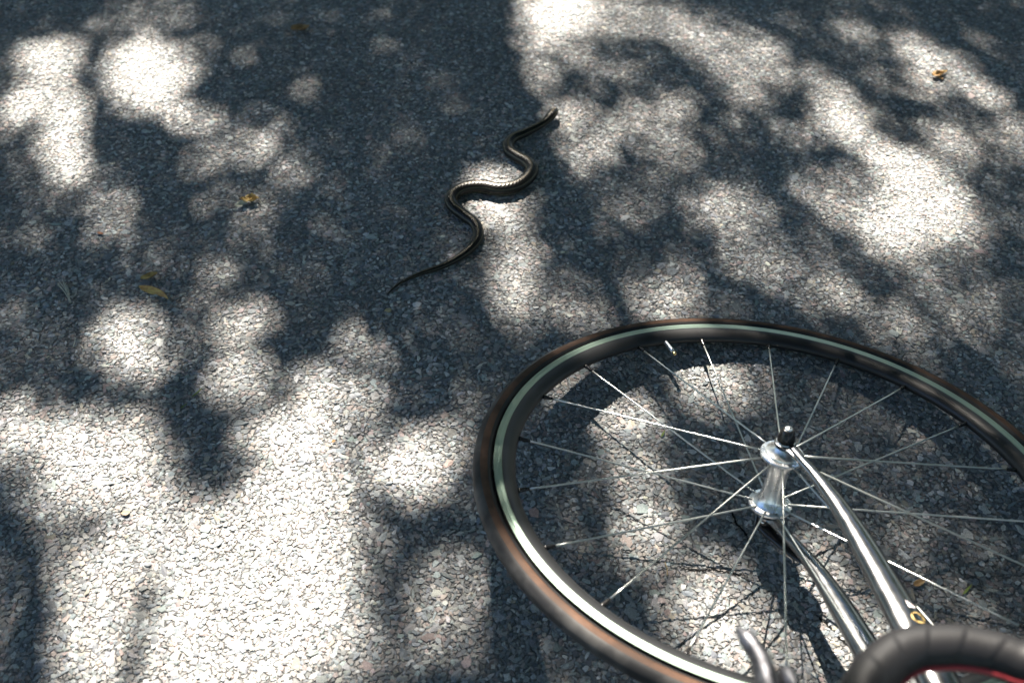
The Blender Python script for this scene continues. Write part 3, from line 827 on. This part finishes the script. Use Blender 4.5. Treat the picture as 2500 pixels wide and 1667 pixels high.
sp = put('seat_post', mesh('seat_post', *tube([seat_top - ST * 0.05, seat_top + ST * 0.17], 0.0136, seg=20)), polished, bike)
sd_c = seat_top + ST * 0.185
tq = np.linspace(0, 1, 30)
v, f = tube(np.array([sd_c + Fd * (q * 0.27 - 0.13) + Ud * (0.02 + 0.012 * math.cos(q * 5)) for q in tq]), np.interp(tq, [0, .1, .35, .6, .95, 1], [0.03, 0.070, 0.062, 0.026, 0.020, 0.004]), np.interp(tq, [0, .1, .9, 1], [0.010, 0.020, 0.016, 0.004]), seg=20)
put('saddle', mesh('saddle', v, f), blackp, bike)
cr_ = put('crankset', mesh('crankset', *join(lathe([(0.098, 0.043), (0.101, 0.0445), (0.098, 0.046), (0.082, 0.046), (0.080, 0.0445), (0.082, 0.043)], 90, True, center=tuple(BB)),
          *[tube([BB + np.array([0, 0, 0.0445]), BB + np.array([0.09 * math.cos(q), 0.09 * math.sin(q), 0.0445])], [0.010, 0.007], seg=12) for q in np.arange(5) * 1.2566],
          tube([BB + np.array([0, 0, 0.052]), BB + np.array([0.05, 0.163, 0.062])], [0.013, 0.010], seg=16), tube([BB + np.array([0, 0, -0.050]), BB + np.array([-0.05, -0.163, -0.056])], [0.013, 0.010], seg=16))), polished, bike)
for s, off in ((1, np.array([0.05, 0.163, 0.095])), (-1, np.array([-0.05, -0.163, -0.083]))):
    c = BB + off
    put('pedal', mesh('pedal', *join(box(c, (0.034, 0.024, 0.028)), tube([c - np.array([0, 0, s * 0.036]), c + np.array([0, 0, s * 0.02])], 0.006, seg=12, ref=(1, 0, 0))), smooth=False), blackp, cr_)
rear = wheel.copy(); COL.objects.link(rear); rear.parent = bike; rear.location = Vector(RH)
for kd in wkids:
    c = kd.copy(); COL.objects.link(c); c.parent = rear
v, f = lathe([(0.012, 0.030), (0.040, 0.031), (0.041, 0.033), (0.036, 0.036), (0.037, 0.038), (0.030, 0.042), (0.031, 0.045), (0.024, 0.050), (0.012, 0.052)][::-1], 48, center=tuple(RH))
put('cassette', mesh('cassette', v, f), steel, bike)

# ---------------------------------------------------------------- litter on the road
def leaf_mesh(name, L_, W_, curl, fold, thick=0.0006, nL=12, nW=5, tipx=0.8, twist=0.0, wav=0.0):
    V, F = [], []
    for i in range(nL + 1):
        t = i / nL
        w = W_ * (math.sin(math.pi * min(1, t ** tipx)) ** 0.8 + 0.03)
        th = curl * (t - 0.5)
        x = L_ * (math.sin(th) / curl if abs(curl) > 1e-3 else (t - 0.5))
        z0 = L_ * ((1 - math.cos(th)) / curl if abs(curl) > 1e-3 else 0)
        for j in range(nW + 1):
            u = j / nW * 2 - 1
            y = w * u * math.cos(fold * abs(u)) ; z = z0 + w * abs(u) * math.sin(fold) + wav * math.sin(7 * t + 3 * u)
            tw = twist * (t - 0.5)
            V.append((x, y * math.cos(tw) - z * math.sin(tw), y * math.sin(tw) + z * math.cos(tw)))
    n0 = len(V)
    V = np.array(V) * (1.22 if L_ > 0.012 else 1.0); V[:, 2] -= V[:, 2].min()
    V2_ = V.copy(); V2_[:, 2] += thick
    V = np.vstack([V, V2_])
    q = nW + 1
    for i in range(nL):
        for j in range(nW):
            a = i * q + j
            F.append((a, a + q, a + q + 1, a + 1)); F.append((n0 + a, n0 + a + 1, n0 + a + q + 1, n0 + a + q))
    rim = [(i * q, (i + 1) * q) for i in range(nL)] + [((i + 1) * q + nW, i * q + nW) for i in range(nL)] + [(j + 1, j) for j in range(nW)] + [(nL * q + j, nL * q + j + 1) for j in range(nW)]
    for a, b_ in rim:
        F.append((b_, a, n0 + a, n0 + b_))
    return mesh(name, V, F)
def litter_mat(name, c1, c2):
    mt = mat(name, c1, 0.6, spec=0.3)
    add_noise_color(mt, c1, c2, 130, 5)
    return mt
yl = litter_mat('dry_yellow_leaf', (0.55, 0.40, 0.14), (0.34, 0.20, 0.08))
bl_ = litter_mat('dry_brown_leaf', (0.50, 0.31, 0.14), (0.24, 0.14, 0.06))
ol = litter_mat('orange_leaf', (0.42, 0.24, 0.10), (0.36, 0.27, 0.14))
gl = litter_mat('green_blade', (0.14, 0.22, 0.05), (0.20, 0.22, 0.07))
strw = litter_mat('pale_straw', (0.60, 0.60, 0.50), (0.45, 0.45, 0.36))
pk = litter_mat('pale_petal', (0.42, 0.30, 0.19), (0.38, 0.30, 0.21))
def piece(name, me, mt, x, y, rz, label, cat, rx=0.0, ry=0.0, z=0.001, group=None, parent=None):
    o = put(name, me, mt, parent)
    o.location = (x, y, z); o.rotation_euler = (rx, ry, rz)
    if parent is None: tag(o, label, cat, group)
    return o
# curled brown leaf, two folded lobes
o = piece('dry_leaf', leaf_mesh('dry_leaf', 0.030, 0.0075, 1.6, 0.7, wav=0.0012), bl_, -0.409, 1.776, 0.35, 'curled brown dry leaf lying in deep shade beyond the snake', 'leaf')
piece('leaf_lobe', leaf_mesh('leaf_lobe', 0.022, 0.005, 1.0, 0.9), bl_, -0.004, 0.011, 0.1, None, None, parent=o)
piece('leaf_lobe', leaf_mesh('leaf_lobe', 0.014, 0.005, 1.4, 0.5), bl_, -0.013, 0.004, 1.9, None, None, parent=o, z=0.002)
# crumpled yellow cluster
o = piece('dry_blossom', leaf_mesh('dry_blossom', 0.022, 0.008, 2.2, 0.8, wav=0.002), yl, -0.410, 1.266, 0.5, 'crumpled yellow dried blossom on grey asphalt west of the snake', 'blossom')
for k_, (dx, dy, a_, s_) in enumerate(((0.008, 0.004, 1.2, 0.016), (-0.006, 0.003, 2.4, 0.015), (0.004, -0.006, 0.2, 0.014), (-0.015, -0.004, 0.15, 0.020), (0.010, -0.001, 2.0, 0.012))):
    piece('petal', leaf_mesh('petal', s_, s_ * 0.27, 1.8, 0.8, wav=0.001), yl if k_ != 3 else strw, dx, dy, a_, None, None, parent=o, z=0.001 + 0.0015 * (k_ % 3), rx=0.3 * (k_ - 2))
piece('dry_leaf', leaf_mesh('dry_leaf', 0.021, 0.0055, 1.2, 0.6, wav=0.001), yl, -0.521, 1.091, 0.55, 'small brownish yellow leaf scrap beside a crescent leaf', 'leaf')
piece('crescent_leaf', leaf_mesh('crescent_leaf', 0.045, 0.0048, 1.5, 0.35, twist=0.6), yl, -0.502, 1.061, -0.35, 'crescent shaped curved yellow leaf curling off the asphalt', 'leaf', rx=1.05, z=0.003)
# straw bundle
o = None
for k_ in range(7):
    a_ = -0.95 + random.uniform(-0.10, 0.10)
    off = random.uniform(-0.004, 0.004)
    L_ = random.uniform(0.036, 0.056)
    pth = crom([(-L_ * 0.5, off * 1.6, 0.0018), (0, off + 0.0015, 0.0034), (L_ * 0.5, off * 0.2, 0.0016)], 10)
    me = mesh('straw', *tube(pth, np.interp(np.linspace(0, 1, 10), [0, .8, 1], [0.0004, 0.0006, 0.0003]), seg=6))
    if o is None:
        o = piece('straw_bundle', me, strw, -0.630, 1.056, a_, 'small bundle of pale dry grass awns on shaded asphalt', 'straw')
    else:
        piece('straw', me, strw, 0, 0, a_ + 0.95, None, None, parent=o, z=0.0003 * k_)
o = piece('orange_leaf', leaf_mesh('orange_leaf', 0.024, 0.0075, 1.3, 0.6, wav=0.0015), ol, 0.760, 1.662, 0.4, 'crumpled orange and tan leaf in a sunlit patch', 'leaf')
piece('leaf_lobe', leaf_mesh('leaf_lobe', 0.020, 0.004, 0.8, 0.6), yl, 0.014, 0.004, 0.1, None, None, parent=o)
piece('leaf_lobe', leaf_mesh('leaf_lobe', 0.012, 0.004, 0.8, 0.6), ol, -0.002, -0.009, 1.8, None, None, parent=o)
piece('petal', leaf_mesh('petal', 0.011, 0.0042, 0.6, 0.15, tipx=1.4), pk, -0.4478, 0.6898, 0.2, 'tiny pale orange petal on bright sunlit asphalt', 'petal', z=0.0016)
piece('leaf_scrap', leaf_mesh('leaf_scrap', 0.016, 0.0035, 1.2, 0.5), ol, 0.462, 0.618, 0.5, 'tiny orange leaf scrap on the asphalt inside the wheel', 'leaf')
piece('green_blade', leaf_mesh('green_blade', 0.017, 0.0012, 0.5, 0.3), gl, 0.514, 0.611, 0.75, 'short green blade on dark asphalt beside the fork inside the wheel', 'blade')
piece('leaf_scrap', leaf_mesh('leaf_scrap', 0.011, 0.0026, 1.0, 0.5), litter_mat('reddish_scrap', (0.30, 0.13, 0.07), (0.2, 0.1, 0.05)), -0.618, 1.184, -0.3, 'tiny reddish leaf scrap on shaded asphalt', 'leaf')
piece('seed', leaf_mesh('seed', 0.0058, 0.0024, 2.0, 0.7), bl_, -0.219, 0.8016, 0.3, 'tiny dark brown seed in a bright sun patch', 'seed')
piece('green_blade', leaf_mesh('green_blade', 0.012, 0.0014, 0.6, 0.4), gl, 0.192, 0.8237, 1.1, 'tiny green blade on the sunlit asphalt seen between the spokes', 'blade')
piece('straw', mesh('straw', *tube(crom([(0, -0.008, 0.0016), (0.001, 0, 0.0024), (0.0, 0.009, 0.0016)], 8), 0.0007, seg=6)), litter_mat('tan_straw', (0.42, 0.34, 0.2), (0.3, 0.22, 0.12)), 0.179, 0.628, 0.05, 'short tan straw lying on asphalt between the spokes', 'straw')
for (x_, y_, a_, L_, lb) in ((-0.4051, 0.8758, 1.0, 0.016, 'longer of two thin green grass blades in a dark shadow patch'), (-0.4169, 0.8535, 0.9, 0.010, 'shorter of two thin green grass blades in a dark shadow patch')):
    piece('green_blade', leaf_mesh('green_blade', L_, 0.0008, 0.4, 0.3), gl, x_, y_, a_, lb, 'blade', z=0.0018, group='grass blades in the shadow patch')
piece('straw', mesh('straw', *tube(crom([(0, -0.009, 0.0016), (0.0012, 0, 0.0022), (0.0, 0.009, 0.0016)], 8), 0.0006, seg=6)), strw, -0.5895, 0.9604, 0.15, 'single pale straw standing near the straw bundle in shade', 'straw')

# ---------------------------------------------------------------- trees
bark = mat('bark', (0.10, 0.08, 0.06), 0.9, spec=0.2)
add_noise_color(bark, (0.06, 0.05, 0.04), (0.16, 0.13, 0.10), 9, 8)
add_noise_bump(bark, 20, 0.8, 0.02)
leaf_m = bpy.data.materials.new('tree_leaf'); leaf_m.use_nodes = True
nt, n, l, b = nodes(leaf_m)
b.inputs['Base Color'].default_value = (0.055, 0.10, 0.025, 1); b.inputs['Roughness'].default_value = 0.45
tr = n.new('ShaderNodeBsdfTranslucent'); tr.inputs['Color'].default_value = (0.08, 0.15, 0.03, 1)
mx = n.new('ShaderNodeMixShader'); mx.inputs[0].default_value = 0.28
l.new(b.outputs[0], mx.inputs[1]); l.new(tr.outputs[0], mx.inputs[2])
l.new(mx.outputs[0], n['Material Output'].inputs['Surface'])

def leaf_cloud(name, P, D, Nn, L_, W_):
    """P centres, D axis, Nn normal (unit), L_ half length, W_ half width"""
    S_ = np.cross(Nn, D)
    L_ = np.asarray(L_)[:, None]; W_ = np.asarray(W_)[:, None]
    f0 = Nn * W_ * 0.25
    V = np.stack([P - D * L_, P - D * L_ * 0.15 + S_ * W_ + f0, P + D * L_, P - D * L_ * 0.15 - S_ * W_ + f0], 1)
    n = len(P)
    T = (np.array([(0, 1, 2), (0, 2, 3)])[None] + (np.arange(n) * 4)[:, None, None]).reshape(-1, 3)
    return tri_mesh(name, V.reshape(-1, 3), T)

def rand_dirs(n, zbias=0.0):
    d = rng.normal(size=(n, 3)); d[:, 2] += zbias
    return d / np.linalg.norm(d, axis=1)[:, None]

# shade tree: leaves are grown until every part of the lower crown is as dense as the gaps allow
X0, X1, Y0, Y1, RES = -1.75, 1.75, -0.75, 2.75, 0.01
gx = np.arange(X0, X1, RES) + RES / 2; gy = np.arange(Y0, Y1, RES) + RES / 2
GX, GY = np.meshgrid(gx, gy, indexing='ij')
Lmap = openness(GX, GY)
target = -np.log(np.clip(Lmap, 0.004, 0.985))
have = np.zeros_like(target)
NC = 230000
cg = np.stack([rng.uniform(X0 + .05, X1 - .05, NC), rng.uniform(Y0 + .05, Y1 - .05, NC)], 1)
chh = rng.uniform(3.0, 6.0, NC)
cd = rand_dirs(NC); cn = rand_dirs(NC, 0.5)
cn = cn - cd * (cn * cd).sum(1)[:, None]; cn /= np.linalg.norm(cn, axis=1)[:, None]
cl = rng.uniform(0.014, 0.026, NC); cw = cl * rng.uniform(0.42, 0.6, NC)
area = 2 * cl * cw * np.abs(cn @ SDIR) / abs(SDIR[2])
sig = 0.014
ko = np.arange(-3, 4) * RES
G2 = np.exp(-(ko[:, None] ** 2 + ko[None, :] ** 2) / (2 * sig ** 2)); G2 /= G2.sum()
ix = ((cg[:, 0] - X0) / RES).astype(int); iy = ((cg[:, 1] - Y0) / RES).astype(int)
keep = np.zeros(NC, bool)
G2w = G2 / G2.max()
for i in range(NC):
    a, c = ix[i], iy[i]
    if a < 3 or c < 3 or a > len(gx) - 4 or c > len(gy) - 4: continue
    if target[a, c] - have[a, c] <= 0.0: continue
    sl = (slice(a - 3, a + 4), slice(c - 3, c + 4))
    add = area[i] / (RES * RES) * G2
    dfc = target[sl] - have[sl]
    # error before and after, sunny cells weigh most
    wgt = 1.0 / (0.25 + target[sl])
    if ((np.square(dfc - add) - np.square(dfc)) * wgt).sum() < 0:
        have[sl] += add
        keep[i] = True
lp_ = np.c_[cg, np.zeros(NC)][keep] - SDIR[None] * (chh[keep] / abs(SDIR[2]))[:, None]
cl, cw, cd, cn = cl[keep], cw[keep], cd[keep], cn[keep]
# the rest of the crown, enlarged overhead to block skylight, outside the sun's path to this piece of road
NU = 130000
q = rand_dirs(NU) * (rng.uniform(0.05, 1, NU) ** 0.45)[:, None]
up_ = q * np.array([5.4, 6.6, 2.7]) + np.array([-0.3, 3.9, 5.5])
gpt = up_ + SDIR[None] * (up_[:, 2] / abs(SDIR[2]))[:, None]
clump = np.sin(up_[:, 0] * 3.1 + 1.3 * np.sin(up_[:, 2] * 2.3)) + np.sin(up_[:, 1] * 2.9 + up_[:, 2] * 1.7) + np.sin(up_[:, 2] * 3.7 + up_[:, 0])
ok = ~((gpt[:, 0] > X0) & (gpt[:, 0] < X1) & (gpt[:, 1] > Y0) & (gpt[:, 1] < Y1)) & (up_[:, 2] > 2.7) & (clump > -1.5)
up_ = up_[ok]; nu = len(up_)
ud = rand_dirs(nu); un = rand_dirs(nu, 0.5); un -= ud * (un * ud).sum(1)[:, None]; un /= np.linalg.norm(un, axis=1)[:, None]
ul = rng.uniform(0.050, 0.085, nu)
TP = np.array([-1.6, 7.4, -0.06])
tree = empty('shade_tree', TP)
tag(tree, 'leafy tree whose low branches overhang the road and dapple it', 'tree')
cm = leaf_cloud('crown', np.vstack([lp_, up_]) - TP, np.vstack([cd, ud]), np.vstack([cn, un]), np.r_[cl, ul], np.r_[cw, ul * 0.5])
put('crown', cm, leaf_m, tree)
def grd(x, y, h):
    p = np.array([x, y, 0.0]) - SDIR * (h / abs(SDIR[2]))
    return p - TP
trk = crom([(0, 0, -0.15), (0.05, -0.05, 1.0), (0.0, -0.15, 2.0), (0.15, -0.3, 3.2), (0.3, -0.5, 5.0), (0.5, -0.7, 7.2)], 40)
parts = [tube(trk, np.interp(np.linspace(0, 1, 40), [0, .06, .5, 1], [0.26, 0.19, 0.13, 0.02]), seg=18, ref=(1, 0, 0))]
def limb(pts, r0, r1, k=30):
    P = crom(pts, k)
    return tube(P, np.linspace(r0, r1, k), seg=10, ref=(0.3, 0.9, 0.3))
parts += [limb([trk[12], grd(-0.42, 2.4, 3.0), grd(-0.32, 1.75, 2.9), grd(-0.24, 1.3, 2.8), grd(-0.20, 0.98, 2.7)], 0.07, 0.008),
          limb([trk[15], grd(0.4, 2.6, 3.3), grd(0.75, 2.0, 3.1), grd(0.92, 1.45, 3.0), grd(0.78, 0.9, 2.8)], 0.07, 0.008),
          limb([trk[11], grd(-1.30, 2.2, 3.4), grd(-1.12, 1.3, 3.2), grd(-0.68, 0.66, 3.0), grd(-0.57, 0.40, 2.9)], 0.05, 0.007),
          limb([trk[22], (2.0, -1.5, 5.2), (3.0, -1.8, 5.6)], 0.06, 0.01), limb([trk[24], (-1.8, -1.2, 5.5), (-2.8, -1.0, 6.0)], 0.06, 0.01), limb([trk[26], (0.6, 1.5, 6.0), (0.8, 2.6, 6.4)], 0.05, 0.01)]
# twigs added to cast dark streaks: each hangs down the sun's own path from the crown, then runs out level
for pts_, h_, r_ in (([(-0.398, 0.593), (-0.394, 0.569), (-0.392, 0.542), (-0.393, 0.517), (-0.394, 0.485), (-0.39, 0.451)], 2.3, 0.015), ([(-0.579, 0.689), (-0.55, 0.641), (-0.525, 0.596), (-0.505, 0.548), (-0.494, 0.502), (-0.487, 0.461)], 2.6, 0.022), ([(-0.36, 0.813), (-0.388, 0.852), (-0.419, 0.889), (-0.444, 0.931)], 2.7, 0.009)):
    P_ = [grd(*pts_[0], h_ + 2.2), grd(*pts_[0], h_ + 1.0)] + [grd(x_, y_, h_ - 0.05 * i_) for i_, (x_, y_) in enumerate(pts_)]
    parts.append(limb(P_, r_ * 1.3, r_ * 0.45, 40))
put('trunk', mesh('trunk', *join(*parts)), bark, tree)

# unseen trees added around the road for green reflections and less skylight
def back_tree(x, y, h, rad, label, n=9000):
    base = np.array([x, y, -0.06])
    t = empty('added_tree', base)
    tag(t, label, 'tree', 'trees added for reflections and sky blocking')
    tp = crom([(0, 0, -0.1), (0.1, 0.05, h * 0.3), (-0.05, 0, h * 0.6), (0, 0, h * 0.9)], 24)
    pr = [tube(tp, np.linspace(0.16, 0.03, 24), seg=12, ref=(1, 0, 0))]
    for k_ in range(5):
        a_ = k_ * 1.3
        pr.append(limb([tp[6 + 2 * k_], tp[6 + 2 * k_] + np.array([math.cos(a_) * rad * .4, math.sin(a_) * rad * .4, 0.4]), tp[6 + 2 * k_] + np.array([math.cos(a_) * rad * .8, math.sin(a_) * rad * .8, 0.9])], 0.05, 0.01, 12))
    put('trunk', mesh('trunk', *join(*pr)), bark, t)
    q = rand_dirs(n) * (rng.uniform(0.1, 1, n) ** 0.4)[:, None]
    p = q * np.array([rad, rad, h * 0.47]) + np.array([0, 0, h * 0.53])
    cl_ = np.sin(p[:, 0] * 2.7 + x) + np.sin(p[:, 1] * 2.3 + p[:, 2] * 1.5) + np.sin(p[:, 2] * 2.9 + p[:, 0])
    p = p[cl_ > -0.9]; m_ = len(p)
    d_ = rand_dirs(m_); nn_ = rand_dirs(m_, 0.5); nn_ -= d_ * (nn_ * d_).sum(1)[:, None]; nn_ /= np.linalg.norm(nn_, axis=1)[:, None]
    L_ = rng.uniform(0.08, 0.14, m_)
    put('crown', leaf_cloud('crown', p, d_, nn_, L_, L_ * 0.55), leaf_m, t)
back_tree(-5.5, 11.5, 6.5, 2.6, 'broad tree added for reflections beyond the shade tree on the west side')
back_tree(1.2, 12.5, 7.0, 2.8, 'tall tree added for reflections straight behind the shade tree')
back_tree(6.2, 11.0, 6.0, 2.6, 'rounded tree added for reflections beyond the road on the east side')
back_tree(-1.8, 15.5, 8.0, 3.0, 'tallest tree added for reflections at the back of the group')
back_tree(-6.6, 5.6, 6.5, 2.8, 'spreading tree added to block skylight west of the bicycle on the sunny side of the road')
back_tree(6.4, 5.4, 6.5, 2.9, 'spreading tree added to block skylight east of the bicycle on the sunny side of the road')
back_tree(7.0, 0.6, 7.5, 3.6, 'dense tree added to block skylight at the east end of the road', 12000)
back_tree(5.2, -4.9, 7.0, 3.4, 'leaning tree added to block skylight across the road east of the bicycle')
back_tree(-0.3, -5.6, 7.5, 3.4, 'tall tree added to block skylight across the road behind the bicycle')
back_tree(-5.6, -4.9, 7.0, 3.2, 'broad tree added to block skylight across the road west of the bicycle')
